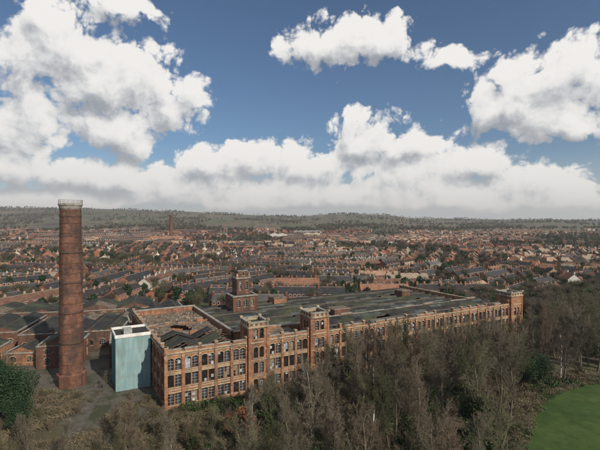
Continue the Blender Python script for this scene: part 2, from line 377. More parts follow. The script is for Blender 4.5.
tt.lathe(c0.x,c0.y,[(2.3,29.1),(1.7,29.8),(.9,30.5),(.25,31),(.1,32),(0,32.1)],'slateR',12)
tt.obj('water_tower',mill)
tl=MB()
def qb(mb,s0,s1,t0,t1,z0,z1,ks):
    p=[ST(s0,t0,z0),ST(s1,t0,z0),ST(s1,t1,z0),ST(s0,t1,z0),ST(s0,t0,z1),ST(s1,t0,z1),ST(s1,t1,z1),ST(s0,t1,z1)]
    if isinstance(ks,str): mb.hexa(p,ks); return
    for q,k in zip(((0,1,5,4),(1,2,6,5),(2,3,7,6),(3,0,4,7),(4,5,6,7)),ks): mb.poly([p[i] for i in q],k)
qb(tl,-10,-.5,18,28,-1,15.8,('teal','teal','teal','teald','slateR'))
for a in ((-10.2,-.4,17.8,18.2),(-10.2,-.4,27.8,28.2),(-10.2,-9.8,18.2,27.8)): qb(tl,*a,15.6,16.5,'white')
for i in range(1,8): 
    x=-10+9.5*i/8; qb(tl,x-.03,x+.03,17.95,18.02,0,15.5,'teal')
for z in (4,8,12): qb(tl,-10.03,-.5,17.96,18.01,z,z+.08,'grey')
qb(tl,-7.5,-5.2,20,23,15.9,17.4,'frame')
tl.obj('lift_tower',mill)
# ---------------------------------------------------------------- chimney
ch=MB(); cx,cy=-69.4,121
prof=[]
KC=.87
def rad(z): return (3.95-.7*z/56)*KC
for z in np.linspace(4.2,54.2,26): prof.append((rad(z),z))
ch.lathe(cx,cy,prof,'chim',40)
ch.lathe(cx,cy,[(4.1,-1),(4.1,3.6),(3.7,4.2)],'chim',8,math.pi/8)
for z in list(range(7,50,3)):
    r=rad(z)+.04; ch.lathe(cx,cy,[(r-.1,z),(r+.05,z),(r+.05,z+.2),(r-.1,z+.2)],'rust',40)
for z in (13,22,31,40,45):
    r=rad(z)+.02; ch.lathe(cx,cy,[(r-.1,z),(r+.07,z),(r+.07,z+.7),(r-.1,z+.7)],'chimband',40)
def K(l): return [(r*KC,z) for r,z in l]
ch.lathe(cx,cy,K([(3.2,53),(3.5,53.6),(3.55,54.3),(3.8,54.35),(3.8,54.9),(3.2,55),(2.4,54.9),(2.4,50)]),'chimtop',40)
ch.lathe(cx,cy,K([(3.2,50.9),(3.5,51.0),(3.5,51.6),(3.2,51.8)]),'chimband',40)
for i in range(16):
    a=2*math.pi*i/16; x=cx+3.2*math.cos(a); y=cy+3.2*math.sin(a); ch.box(x-.05,x+.05,y-.05,y+.05,54.9,56.0,'frame')
for z in (55.4,55.95): ch.lathe(cx,cy,[(3.15,z),(3.25,z),(3.25,z+.09),(3.15,z+.09),(3.15,z)],'frame',40)
for k in range(0,100): 
    z=4+k*.5; r=rad(z)+.2; a=-1.9; x=cx+r*math.cos(a); y=cy+r*math.sin(a); ch.box(x-.3,x+.3,y-.03,y+.03,z,z+.06,'rust')
m,nt,b=newmat('chimney_brick')
n=nz(nt,.5,6,.7,scl=(1,1,.5)); c=ramp(nt,n,[(.3,(.09,.048,.038)),(.5,(.165,.08,.055)),(.7,(.27,.145,.095))])
n2=nz(nt,.22,5,.65,scl=(1,1,.6)); c=mix(nt,c,(.05,.041,.037),ramp(nt,n2,[(.42,(0,0,0)),(.6,(.85,.85,.85))]))
g=nt.nodes.new('ShaderNodeTexBrick'); g.inputs['Scale'].default_value=1; g.inputs['Brick Width'].default_value=.9; g.inputs['Row Height'].default_value=.45; g.inputs['Mortar Size'].default_value=.03
g.inputs['Color1'].default_value=(.7,.7,.7,1); g.inputs['Color2'].default_value=(1.15,1.1,1.05,1); g.inputs['Mortar'].default_value=(.8,.8,.8,1)
tc=nt.nodes.new('ShaderNodeNewGeometry'); s3=nt.nodes.new('ShaderNodeSeparateXYZ'); c3=nt.nodes.new('ShaderNodeCombineXYZ'); nt.links.new(tc.outputs['Position'],s3.inputs[0]); nt.links.new(s3.outputs[0],c3.inputs[0]); nt.links.new(s3.outputs[2],c3.inputs[1]); nt.links.new(c3.outputs[0],g.inputs['Vector'])
c=mix(nt,c,g.outputs[0],.7,'MULTIPLY')
nt.links.new(c,b.inputs['Base Color']); b.inputs['Roughness'].default_value=.9; M['chim']=m
M['chimtop']=simple('sooty_chimney_crown',[(.3,(.14,.13,.115)),(.7,(.33,.31,.27))],1,.9)
M['chimband']=simple('chimney_band_brick',[(.3,(.055,.038,.032)),(.7,(.12,.075,.055))],1,.9)
ch.obj('mill_chimney')
# ---------------------------------------------------------------- old industrial sheds on the left
def shed(name,ox,oy,rz,L,D,n,ze,zr,k='brick',roof='slateR',win=True):
    mb=MB(); 
    fr=[(Fr((0,0,0),(1,0,0),(0,-1,0)),L),(Fr((L,0,0),(0,1,0),(1,0,0)),D),(Fr((L,D,0),(-1,0,0),(0,1,0)),L),(Fr((0,D,0),(0,-1,0),(-1,0,0)),D)]
    for f,l in fr:
        nb=max(1,int(l/4.5)); ops=[]
        if win:
            for i in range(nb):
                c=l*(i+.5)/nb; ops.append((c-1,c+1,1.2,min(ze-1,3.6),True))
                if ze>7: ops.append((c-1,c+1,5,7.0 if ze>8 else ze-.8,True))
        wall(mb,f,0,l,-1,ze,ops,k,.4); mb.fb(f,-.1,l+.1,ze,ze+.35,-.45,.2,'stone')
        for i in range(nb+1):
            x=l*i/nb; mb.fb(f,max(0,x-.3),min(l,x+.3),-1,ze,-.02,.2,k)
    w=L/n
    for i in range(n):
        a=i*w;r=a+w*.5;b_=a+w; ny=max(2,int(D/8))
        for j in range(ny):
            y0=D*j/ny;y1=D*(j+1)/ny
            mb.poly([(a,y0,ze+.1),(r,y0,zr),(r,y1,zr),(a,y1,ze+.1)],roof if R()<.9 else 'roofglass')
            mb.poly([(r,y0,zr),(b_,y0,ze+.1),(b_,y1,ze+.1),(r,y1,zr)],roof if R()<.9 else 'felt')
        mb.poly([(a,.1,ze),(b_,.1,ze),(r,.1,zr)],k); mb.poly([(a,D-.1,ze),(b_,D-.1,ze),(r,D-.1,zr)],k)
        mb.box(r-.15,r+.15,0,D,zr-.05,zr+.12,'wood')
    return mkobj(name,mb.mesh(name),None,(ox,oy,0),rz)
shed('industrial_shed',-106,150,math.radians(12),36,28,5,6.5,8.0,'brickd')
shed('industrial_shed',-150,148,math.radians(12),40,28,4,6,8.2,'brickd')
shed('industrial_shed',-176,184,math.radians(8),70,22,6,5.5,7.2,'brickd')
shed('industrial_shed',-104,184,math.radians(18),34,20,2,7.5,10.5,'brickd')
shed('industrial_shed',-72,168,math.radians(27),26,34,3,7,8.8,'brickd')
shed('brick_workshop',-119,134,math.radians(10),15,10,1,5.5,8.2)
shed('brick_workshop',-101,136,math.radians(6),11,9,1,4.2,6.5,'brick','slateR')
shed('brick_workshop',-88,133,math.radians(14),13,13,1,7.5,10.6,'brickd')
shed('engine_house',-64,134,math.radians(24),13,16,1,8,11,'brickd')
shed('brick_workshop',-128,119,math.radians(8),18,9,1,4.3,6.6,'brick')
shed('brick_workshop',-105,119,math.radians(100),8,7,1,3,4.6,'brickd')
# ---------------------------------------------------------------- houses
def rowmesh(name,n,wall_='hbrick',roof='hslate',hw=5.2,dep=8.4,semi=False,white=False):
    mb=MB(); L=n*hw; ze=5.3; zr=8.0 if not semi else 8.6
    mb.poly([(0,0,-2),(L,0,-2),(L,0,ze),(0,0,ze)],wall_); mb.poly([(L,dep,-2),(0,dep,-2),(0,dep,ze),(L,dep,ze)],wall_)
    for x in (0,L): mb.poly([(x,0,-2),(x,dep,-2),(x,dep,ze),(x,dep/2,zr),(x,0,ze)],wall_)
    if semi=='hip':
        h=3; e=.4
        a,b_,c,d=(-e,-e,ze-.1),(L+e,-e,ze-.1),(L+e,dep+e,ze-.1),(-e,dep+e,ze-.1); p,q=(h,dep/2,zr+.1),(L-h,dep/2,zr+.1)
        mb.poly([a,b_,q,p],roof); mb.poly([c,d,p,q],roof); mb.poly([b_,c,q],roof); mb.poly([d,a,p],roof)
    else:
        e=.3
        mb.poly([(-e,-e,ze-.15),(L+e,-e,ze-.15),(L+e,dep/2,zr+.1),(-e,dep/2,zr+.1)],roof)
        mb.poly([(L+e,dep+e,ze-.15),(-e,dep+e,ze-.15),(-e,dep/2,zr+.1),(L+e,dep/2,zr+.1)],roof)
    mb.box(-.2,L+.2,dep/2-.12,dep/2+.12,zr+.03,zr+.22,'stone')
    for i in range(n+1):
        if (i%2==0 or not semi) and R()<.85:
            x=min(max(i*hw,.5),L-.5); yy=dep/2+random.choice([-.9,0,.9]) if not semi else dep/2
            mb.box(x-.55,x+.55,yy-.35,yy+.35,zr-1,zr+1.3,wall_); 
            for q in (-.3,.05,.35): mb.box(x+q-.1,x+q+.1,yy-.1,yy+.1,zr+1.3,zr+1.65,'buff')
    for i in range(n):
        x=i*hw
        for y,s in ((0,-1),(dep,1)):
            f=Fr((x,y,0),(1,0,0),(0,s,0))
            for (a,b_,z0,z1) in ((.6,2.2,.9,2.3),(.7,2.0,3.5,4.8),(3.1,4.3,3.5,4.8)):
                mb.fb(f,a-.1,b_+.1,z0-.12,z1+.16,-.02,.06,'white'); mb.fb(f,a,b_,z0,z1,.05,.075,'glass')
            mb.fb(f,3.3,4.2,-.3,2.1,-.02,.07,random.choice(['white','glass','board']))
        if not semi and R()<.85:
            mb.box(x+.1,x+2.6,dep,dep+4,-2,4.4,wall_); mb.poly([(x,dep-.2,5.2),(x+2.8,dep-.2,4.4),(x+2.8,dep+4.2,4.4),(x,dep+4.2,5.2)],roof)
        if semi and R()<.7:
            g0=x+.5 if i%2==0 else x+hw-3.3
            mb.box(g0,g0+2.8,-1.0,0,-2,5.1,'white' if white else wall_)
            mb.poly([(g0-.2,-1.3,5.0),(g0+1.4,-1.3,7.1),(g0+1.4,dep/2-1,7.1),(g0-.2,dep/2-1,5.0)],roof); mb.poly([(g0+3,-1.3,5.0),(g0+1.4,-1.3,7.1),(g0+1.4,dep/2-1,7.1),(g0+3,dep/2-1,5.0)],roof)
            mb.poly([(g0,-1.02,5.1),(g0+2.8,-1.02,5.1),(g0+1.4,-1.02,6.9)],'white' if R()<.6 else wall_)
            f=Fr((g0,-1,0),(1,0,0),(0,-1,0))
            for z in (.8,3.4): mb.fb(f,.4,2.4,z,z+1.4,0.0,.06,'glass')
    if not semi:
        mb.box(0,L,dep+8,dep+8.25,-2,1.8,wall_)
        for i in range(n+1): mb.box(i*hw-.1,i*hw+.1,dep,dep+8,-2,1.7,wall_)
    return mb.mesh(name)
rows=[rowmesh('terraced_house_row',n) for n in (4,5,6,8,8,10)]
rows_b=[rowmesh('terraced_house_row',n,'hbrick','htile') for n in (4,6)]
semis=[rowmesh('semi_detached_house',2,random.choice(['hbrick','hrender']),'htile',6.4,8.6,s,w) for s,w in ((True,False),('hip',True),(True,True),('hip',False),(True,False))]
semis_s=[rowmesh('semi_detached_house',2,'hbrick','hslate',6.4,8.6,s,w) for s,w in ((True,True),('hip',False))]
LEN={me_:max(v_.co.x for v_ in me_.vertices) for me_ in rows+rows_b}
def stof(x,y):
    dx,dy=x-A.x,y-A.y; det=.9974
    return (dx*.857+.515*dy)/det, (.891*dy-.454*dx)/det
def blocked(x,y,mg=0):
    s,t=stof(x,y)
    if -30<s<152+mg and t<74+mg: return True
    if y<200: return True
    if x<-50 and y<212+mg: return True
    if x>60 and t<30+mg: return True
    if x>70 and y<236: return True
    return False
def park(x,y): return mn.noise(Vector((x*.0045+5,y*.0045,1.7)))+.4*mn.noise(Vector((x*.013,y*.013,8)))
sites=[]
for _ in range(64):
    y=215*math.exp(U(0,2.0)); x=U(-.95,.95)*y
    sites.append((x,y,U(0,math.pi)))
def near_site(x,y):
    return min(range(len(sites)),key=lambda i:(x-sites[i][0])**2+((y-sites[i][1])*1.0)**2)
road=MB(); cnt=0; carpos=[]; hpts={}
for si,(sx0,sy0,an) in enumerate(sites):
    px=sx0/sy0*400+300
    semi=(px>400 and R()<.8) or R()<.22
    ca,sa=math.cos(an),math.sin(an)
    Rr=240
    pitch=18 if not semi else 22
    for j in range(-int(Rr/pitch),int(Rr/pitch)):
        v=j*pitch*1.0+ (3 if j%2 else 0)
        u_=-Rr+U(0,10)
        while u_<Rr:
            if semi:
                me_=random.choice(semis if R()<.7 else semis_s); L=12.8; gap=U(3,8)
            else:
                me_=random.choice(rows if R()<.88 else rows_b); L=LEN[me_]; gap=U(4,14)
            cu=u_+L/2; x=sx0+ca*cu-sa*v; y=sy0+sa*cu+ca*v
            pk=park(x,y)
            if y>200 and abs(x)<y*.92+60 and y<1700 and near_site(x,y)==si and not blocked(x,y,4 if semi else 9) and (pk<.2-.0002*max(0,y-900) or y<340) and R()<.9:
                flip=(j%2==0)
                dj=U(-1,1); da=U(-.05,.05)
                if not flip: ox,oy,rz=u_,v+dj,an+da
                else: ox,oy,rz=u_+L,v+8+dj,an+math.pi+da
                X=sx0+ca*ox-sa*oy; Y=sy0+sa*ox+ca*oy
                nm='semi_detached_house' if semi else 'terraced_house_row'
                mkobj(nm,me_,None,(X,Y,tz(X,Y)),rz,(1,1,U(.85,1.18))); cnt+=1
                if not flip:
                    pts=[]
                    for (a,b_) in ((u_-gap/2-1,v-8.5),(u_+L+gap/2+1,v-8.5),(u_+L+gap/2+1,v-3),(u_-gap/2-1,v-3)):
                        xx=sx0+ca*a-sa*b_; yy=sy0+sa*a+ca*b_; pts.append((xx,yy,tz(xx,yy)+.12+.03*(cnt%5)))
                    road.poly(pts,'asphalt')
                    for _ in range(2):
                        if R()<.6 and y<700:
                            a=u_+U(0,L); b_=v-4; carpos.append((sx0+ca*a-sa*b_,sy0+sa*a+ca*b_,an))
            u_+=L+gap
road.obj('residential_streets')
cm=MB()
low=[(-2.1,.78,.35,.85),(-1.9,.85,.28,.95),(-.9,.88,.25,1.0),(.9,.88,.25,1.0),(1.8,.85,.28,.88),(2.15,.75,.4,.7)]
for (x0,w0,a0,b0),(x1,w1,a1,b1) in zip(low[:-1],low[1:]):
    cm.hexa([(x0,-w0,a0),(x1,-w1,a1),(x1,w1,a1),(x0,w0,a0),(x0,-w0,b0),(x1,-w1,b1),(x1,w1,b1),(x0,w0,b0)],'car')
cm.hexa([(-1.7,-.78,.95),(1.0,-.78,.95),(1.0,.78,.95),(-1.7,.78,.95),(-1.3,-.62,1.42),(.3,-.62,1.42),(.3,.62,1.42),(-1.3,.62,1.42)],'glass')
cm.box(-1.25,.25,-.6,.6,1.42,1.46,'car')
for x in (-1.3,1.3):
    for y in (-.85,.7):
        for i in range(10):
            a=2*math.pi*i/10;b_=2*math.pi*(i+1)/10
            cm.poly([(x+.33*math.cos(a),y,.33+.33*math.sin(a)),(x+.33*math.cos(b_),y,.33+.33*math.sin(b_)),(x+.33*math.cos(b_),y+.15,.33+.33*math.sin(b_)),(x+.33*math.cos(a),y+.15,.33+.33*math.sin(a))],'tyre')
        for yy in (y,y+.15): cm.poly([(x+.33*math.cos(2*math.pi*i/10),yy,.33+.33*math.sin(2*math.pi*i/10)) for i in range(10)],'tyre')
carme=cm.mesh('parked_car')
random.shuffle(carpos)
for (x,y,a) in carpos[:160]: mkobj('parked_car',carme,None,(x,y,.25+tz(x,y)),a)
def block(name,x,y,L,D,h,rz,k='hbrick',roof='hslate'):
    o=shed(name,x,y,rz,L,D,max(1,int(L/18)),h,h+3,k,roof); o.location.z=tz(x,y)
block('school_building',-330,880,70,22,12,.2); block('brick_factory',-280,760,50,30,9,.4,'brickd')
block('brick_factory',-130,640,60,30,8,-.2); block('warehouse',140,820,60,30,7,.3,'grey','felt'); block('warehouse',-20,1300,90,40,9,.1,'grey','grey')
block('apartment_block',10,1080,45,14,10,.15,'hrender','hslate'); block('apartment_block',-75,1010,40,14,12,-.1,'hrender','hslate')
sc_=MB(); sc_.lathe(0,0,[(5.0,-2),(5,6),(4.4,6.5),(3.3,56),(3.8,57),(3.8,60),(2.9,60),(2.6,40)],'brickd',24); x,y=-290,900
mkobj('factory_chimney',sc_.mesh('factory_chimney'),None,(x,y,tz(x,y)))
# ---------------------------------------------------------------- trees
def tubes(segs,sides):
    S=np.array(segs,dtype=np.float64); p0=S[:,0:3];p1=S[:,3:6];r0=S[:,6];r1=S[:,7]
    d=p1-p0; d/=np.linalg.norm(d,axis=1,keepdims=True)+1e-9
    up=np.where(np.abs(d[:,2:3])>.9,np.array([[1.,0,0]]),np.array([[0,0,1.]]))
    a=np.cross(d,up); a/=np.linalg.norm(a,axis=1,keepdims=True); b=np.cross(d,a)
    vs=[]
    for k in range(sides):
        t=2*math.pi*k/sides; o=a*math.cos(t)+b*math.sin(t)
        vs.append(p0+o*r0[:,None]); vs.append(p1+o*r1[:,None])
    vs=np.stack(vs,1)
    N=len(S); base=(np.arange(N)*2*sides)[:,None]
    fs=[]
    for k in range(sides):
        k2=(k+1)%sides; fs.append(base+np.array([[2*k,2*k2,2*k2+1,2*k+1]]))
    return vs.reshape(-1,3),np.stack(fs,1).reshape(-1,4)
def cards(P,size,rs,aspect=1.0):
    N=len(P); d=rs.normal(size=(N,3)); d/=np.linalg.norm(d,axis=1,keepdims=True)
    e=np.cross(d,rs.normal(size=(N,3))); e/=np.linalg.norm(e,axis=1,keepdims=True)
    s=size*(.6+.8*rs.random((N,1)))
    a=d*s*aspect; b=e*s
    vs=np.stack([P-a-b*.3,P+a*.2-b,P+a+b*.2,P-a*.1+b],1).reshape(-1,3)
    return vs,np.arange(4*N).reshape(-1,4)
def meshfrom(name,parts):
    vs=[];fs=[];mi=[];off=0;mats=[]
    for (v,f,k) in parts:
        if k not in mats: mats.append(k)
        vs.append(v);fs.append(f+off);mi+= [mats.index(k)]*len(f);off+=len(v)
    v=np.concatenate(vs);f=np.concatenate(fs)
    me=bpy.data.meshes.new(name); me.vertices.add(len(v)); me.vertices.foreach_set('co',v.ravel().astype(np.float32))
    me.loops.add(f.size); me.loops.foreach_set('vertex_index',f.ravel().astype(np.int32))
    me.polygons.add(len(f)); me.polygons.foreach_set('loop_start',np.arange(0,f.size,4,dtype=np.int32))
    me.polygons.foreach_set('material_index',np.array(mi,dtype=np.int32))
    for k in mats: me.materials.append(M[k])
    me.update(calc_edges=True); me.validate(); return me
def grow(segs,p,d,L,r,lev,maxlev,sd,thin):
    n=[9,5,4,3,2][lev]; st=L/n
    for i in range(n):
        f=i/n
        j=[.06,.14,.2,.26,.3][lev]
        d=(d+Vector((sd.gauss(0,j),sd.gauss(0,j),sd.gauss(0,j)+[.0,.2,.16,.1,.05][lev]))).normalized()
        p2=p+d*st; r1=r*(1-.75/n) if lev else r*(1-.85/n)
        segs.append((*p,*p2,max(r,thin),max(r1,thin*.8)))
        if lev<maxlev and (i>=2 or lev>0):
            kids=[2,2,2,2][lev]
            if lev>0 and sd.random()<.3: kids=1
            for _ in range(kids):
                ax=Vector((sd.gauss(0,1),sd.gauss(0,1),sd.gauss(0,1))).cross(d)
                if ax.length<1e-3: continue
                ax.normalize(); ang=sd.uniform(.4,.85)
                dd=(d*math.cos(ang)+ax*math.sin(ang)).normalized()
                lf=[.46,.5,.5,.55][lev]*(1-.45*f)*sd.uniform(.7,1.15)
                grow(segs,p+d*st*sd.random(),dd,L*lf,r1*.52,lev+1,maxlev,sd,thin)
        p=p2;r=r1
def tree(name,seed,H=14,bark='bark',ivy=0,maxlev=4,thin=.013,stems=1):
    sd=random.Random(seed); segs=[]
    for s in range(stems):
        d=Vector((sd.gauss(0,.08 if stems==1 else .3),sd.gauss(0,.08 if stems==1 else .3),1)).normalized()
        grow(segs,Vector((sd.gauss(0,.2)*(stems>1),sd.gauss(0,.2)*(stems>1),-.6)),d,H*(1 if stems==1 else .85),.24*H/14 if stems==1 else .07,0,maxlev,sd,thin)
    big=[s for s in segs if s[6]>.06]; sml=[s for s in segs if s[6]<=.06]
    parts=[]
    if big: v,f=tubes(big,6); parts.append((v,f,bark))
    if sml: v,f=tubes(sml,3); parts.append((v,f,bark if bark!='birch' else 'bark3'))
    if ivy:
        rs=np.random.default_rng(seed); B=np.array([s for s in segs if s[6]>.06 and s[5]<H*ivy])
        idx=rs.integers(0,len(B),1800); t=rs.random((1800,1)); P=B[idx,0:3]*(1-t)+B[idx,3:6]*t+rs.normal(size=(1800,3))*.3
        v,f=cards(P,.17,rs); parts.append((v,f,'ivy'))
    return meshfrom(name,parts)
TR=[tree('bare_tree',1,14,'bark'),tree('bare_tree',2,14,'bark2',.5),tree('bare_tree',3,14,'bark'),tree('bare_tree',4,14,'bark3'),tree('bare_tree',5,14,'bark2'),tree('bare_tree',6,14,'bark',.7),tree('bare_tree',8,14,'bark')]
BI=[tree('birch_tree',11,13,'birch'),tree('birch_tree',12,13,'birch')]
SH=[tree('bare_shrub',21,5,'bark3',maxlev=2,stems=6),tree('bare_shrub',22,5,'bark2',maxlev=2,stems=7),tree('bare_shrub',23,4,'bark',maxlev=2,stems=7)]
def leafy(name,seed,H,Wd,k,N,cs,shape='round',aspect=1.):
    rs=np.random.default_rng(seed); nb=26
    if shape=='cone':
        z=rs.random((nb*2,1))**1.0; th=rs.random((nb*2,1))*6.283; rr=Wd*(1-z)*.8+.05
        C=np.concatenate([rr*np.cos(th),rr*np.sin(th),.1*H+z*H*.85],1); br=Wd*.35*(1.15-z)
    else:
        C=rs.normal(size=(nb,3)); C/=np.linalg.norm(C,axis=1,keepdims=True); C*=np.array([[Wd*.68,Wd*.68,H*.3]])*rs.random((nb,1))**.4; C[:,2]+=H*.6; br=np.full((nb,1),Wd*.36)*(.6+.8*rs.random((nb,1)))
    idx=rs.integers(0,len(C),N); q=rs.normal(size=(N,3)); q/=np.linalg.norm(q,axis=1,keepdims=True); q*=rs.random((N,1))**.45
    P=C[idx]+q*br[idx]; v,f=cards(P,cs,rs,aspect); parts=[(v,f,k)]
    segs=[(0,0,-.5,0,0,H*.6,H*.022,H*.01)]
    for c in C[::2]: segs.append((0,0,H*.25+.2*c[2],*c,H*.008,H*.003))
    v,f=tubes(segs,5); parts.append((v,f,'bark')); return meshfrom(name,parts)
EV=[leafy('evergreen_tree',31,15,6.2,'ever',14000,.16),leafy('evergreen_tree',32,13,4.2,'ever',8000,.15,'cone')]
OR=leafy('copper_beech_tree',33,7,2.4,'orange',1900,.13)
def pyl(px): return float(np.interp(px,[-80,0,60,120,165,230,245,300,318,345,420,470,520,545,600,700],[408,410,414,402,410,404,380,362,344,332,324,320,316,304,296,292]))
def inlawn(x,y):
    ex=float(np.interp(y,[60,80,87,100,111,121,130],[36,43,48,57,67,84,120]))
    return x>ex and y<130
pts=[]
def far_enough(x,y,d): return all((x-a)**2+(y-b)**2>d*d for a,b in pts)
for tries in range(4600):
    y=U(52,235); x=U(-.85,.95)*y
    s,t=stof(x,y)
    if inlawn(x+3.5,y) or inlawn(x,y-3): continue
    px=x/y*400+300
    if y<92 and px>490: continue
    inbelt=(t<-4 and s>-6) or (s>152)
    left=(y<98 and s<=-6 and x>-80)
    if not(inbelt or left): continue
    if t>75 and s<165: continue
    if left and (-62<x<-46 and y>86): continue
    if not far_enough(x,y,4.3 if s>48 else 5.0): continue
    lim=pyl(px)+random.expovariate(1/13.)
    h=min(U(14,24) if s>45 else U(12,19),CAMH-(lim-220)*y/400)
    if px<240: h=min(h,U(5,12))
    if h<2.2: continue
    pts.append((x,y))
    if h<6.5:
        o=mkobj('bare_shrub',random.choice(SH),None,(x,y,0),U(0,6.28),h/4.6)
    elif R()<(.14 if px<260 else .05): o=mkobj('birch_tree',random.choice(BI),None,(x,y,0),U(0,6.28),h/13)
    elif R()<.025 and px>330: o=mkobj('evergreen_tree',EV[0],None,(x,y,0),U(0,6.28),min(h,10)/15)
    else: o=mkobj('bare_tree',random.choice(TR),None,(x,y,0),U(0,6.28),h/14)
for (x,y,h,k) in ((-71,97,15.5,0),(-80,99,17,0),(-66,93,9,0),(-78,104,13,1)): mkobj('evergreen_tree',EV[k],None,(x,y,0),U(0,6),h/(15 if k==0 else 13))
mkobj('copper_beech_tree',OR,None,(-12.5,88,0),1,1.3); mkobj('copper_beech_tree',OR,None,(-15.5,90,0),3,.95)
for (x,y,h) in ((-46,128,7),(-75,112,6),(-84,118,8),(-92,122,7),(-100,118,9),(-58,117,5),(-90,112,6),(-112,126,8),(-97,131,6)): mkobj('bare_tree',random.choice(TR),None,(x,y,0),U(0,6),h/14)
def scatter(name,items,child_me,cname):
    vs=[];fs=[]
    for (x,y,z,s,a) in items:
        i=len(vs); c,s_=math.cos(a)*s*.7071,math.sin(a)*s*.7071
        vs+= [(x+c,y+s_,z),(x-s_,y+c,z),(x-c,y-s_,z),(x+s_,y-c,z)]; fs.append((i,i+1,i+2,i+3))
    me=bpy.data.meshes.new(name); me.from_pydata(vs,[],fs); o=mkobj(name,me)
    o.instance_type='FACES'; o.use_instance_faces_scale=True; o.show_instancer_for_render=False; o.show_instancer_for_viewport=False
    c=mkobj(cname,child_me,o); return o
und=[[],[],[]]
for _ in range(4400):
    y=U(55,240); x=U(-.85,.95)*y; s,t=stof(x,y)
    if inlawn(x+1,y) or (s>-3 and s<149 and t>-1.5 and t<78): continue
    if y>125 and s<149: continue
    if -13<s<0 and 15<t<31: continue
    if -64<x<-44 and 88<y<116 and R()<.9: continue
    if (x-cx)**2+(y-cy)**2<60: continue
    if x<-60 and y>116: continue
    und[random.randrange(3)].append((x,y,0,U(.25,.7),U(0,6.28)))
for i in range(3): scatter('undergrowth',und[i],SH[i],'bramble_twigs')
rs=np.random.default_rng(5)
P=rs.normal(size=(400,3))*np.array([[.9,.9,.3]])+np.array([[0,0,.3]]); v,f=cards(P,.16,rs); clump=meshfrom('ivy_clump',[(v,f,'ivy')])
P=rs.normal(size=(400,3))*np.array([[.9,.9,.35]])+np.array([[0,0,.3]]); v,f=cards(P,.05,rs,9.); 
M['deadgrass']=simple('dead_grass',[(.3,(.09,.073,.046)),(.5,(.135,.113,.072)),(.7,(.18,.15,.095))],.4,.95,detail=2)
dry=meshfrom('dead_grass_clump',[(v,f,'deadgrass')])
ed=[(36,60),(43,80),(48,87),(57,100),(67,111),(84,121),(120,130)]
it1=[];it2=[]
for (a,b_),(c,d) in zip(ed[:-1],ed[1:]):
    for _ in range(int(math.hypot(c-a,d-b_)*5)):
        q=R(); x=a+(c-a)*q-random.expovariate(1/1.2)+U(0,1.2); y=b_+(d-b_)*q+U(-.5,1.2)
        (it2 if R()<.6 else it1).append((x,y,.08,U(.3,.8),U(0,6)))
for _ in range(4500):
    y=U(60,235); x=U(-.85,.95)*y; s,t=stof(x,y)
    if inlawn(x+.5,y) or (s>-2 and s<149 and t>-1.5 and t<78) or (y>130 and s<149) or (-13<s<0 and 15<t<31): continue
    if x<-60 and y>114: continue
    g_=mn.noise(Vector((x*.06,y*.06,4)))
    if g_>.0 and s>0: it1.append((x,y,.1,U(.6,1.6),U(0,6)))
    elif not(-60<x<-48 and y>90): it2.append((x,y,.1,U(.5,1.4),U(0,6)))
scatter('ground_ivy',it1,clump,'ivy_clump'); scatter('dead_grass',it2,dry,'dead_grass_clump')
def fartree(name,seed,k,green=False):
    rs=np.random.default_rng(seed)
    if green: return leafy(name,seed,9,3.4,k,500,.45)
    me_N=550; C=rs.normal(size=(22,3)); C/=np.linalg.norm(C,axis=1,keepdims=True); C*=np.array([[2.3,2.3,2.6]])*rs.random((22,1))**.4; C[:,2]+=6
    idx=rs.integers(0,22,me_N); P=C[idx]+rs.normal(size=(me_N,3))*.7
    d=P-np.array([[0,0,3.2]]); d/=np.linalg.norm(d,axis=1,keepdims=True); d+=rs.normal(size=d.shape)*.35
    L=.5+.6*rs.random((me_N,1)); s_=np.concatenate([P-d*L,P+d*L,np.full((me_N,1),.06),np.full((me_N,1),.035)],1)
    v,f=tubes(s_,3); segs=[(0,0,-.5,0,0,5,.28,.15)]+[(0,0,2.5,*c,.12,.04) for c in C]
    v2,f2=tubes(segs,4); return meshfrom(name,[(v,f,k),(v2,f2,k)])
M['fbark']=twigmat('winter_crown',[(.07,.06,.047),(.11,.093,.072),(.135,.115,.09)])
M['fbark2']=twigmat('winter_crown_olive',[(.05,.056,.032),(.08,.08,.047),(.11,.105,.066)])
FT=[fartree('ft',41,'fbark'),fartree('ft',42,'fbark2'),fartree('ft',43,'ever',True)]
its=[[],[],[]]
N=0
while N<17000:
    y=205*math.exp(U(0,2.0)); x=U(-.98,.98)*y
    if blocked(x,y,0) and not (x>75 and y>205): continue
    s,t=stof(x,y)
    if s<146 and t<76: continue
    p=park(x,y); w=.9 if p>.2 else .45
    if y<330: w=.22
    if x>85 and y<262: w=.9
    N+=1
    if R()>w: continue
    g_=R(); k=2 if (g_<.12+.22*(mn.noise(Vector((x*.01,y*.01,9)))>.2)) else (1 if g_<.55 else 0)
    sc=U(.45,1.15); 
    its[k].append((x,y,tz(x,y)-.3,sc,U(0,6.28)))
N=0
while N<9000:
    y=1400*math.exp(U(0,1.25)); x=U(-.95,.95)*y; N+=1
    if mn.noise(Vector((x*.0032,y*.0012,2)))+.5*mn.noise(Vector((x*.012,y*.004,6)))<.03: continue
    its[0 if R()<.5 else 1].append((x,y,tz(x,y)-.3,U(1.2,2.2),U(0,6.28)))
for k in range(3): scatter('distant_trees',its[k],FT[k],'tree_crown')
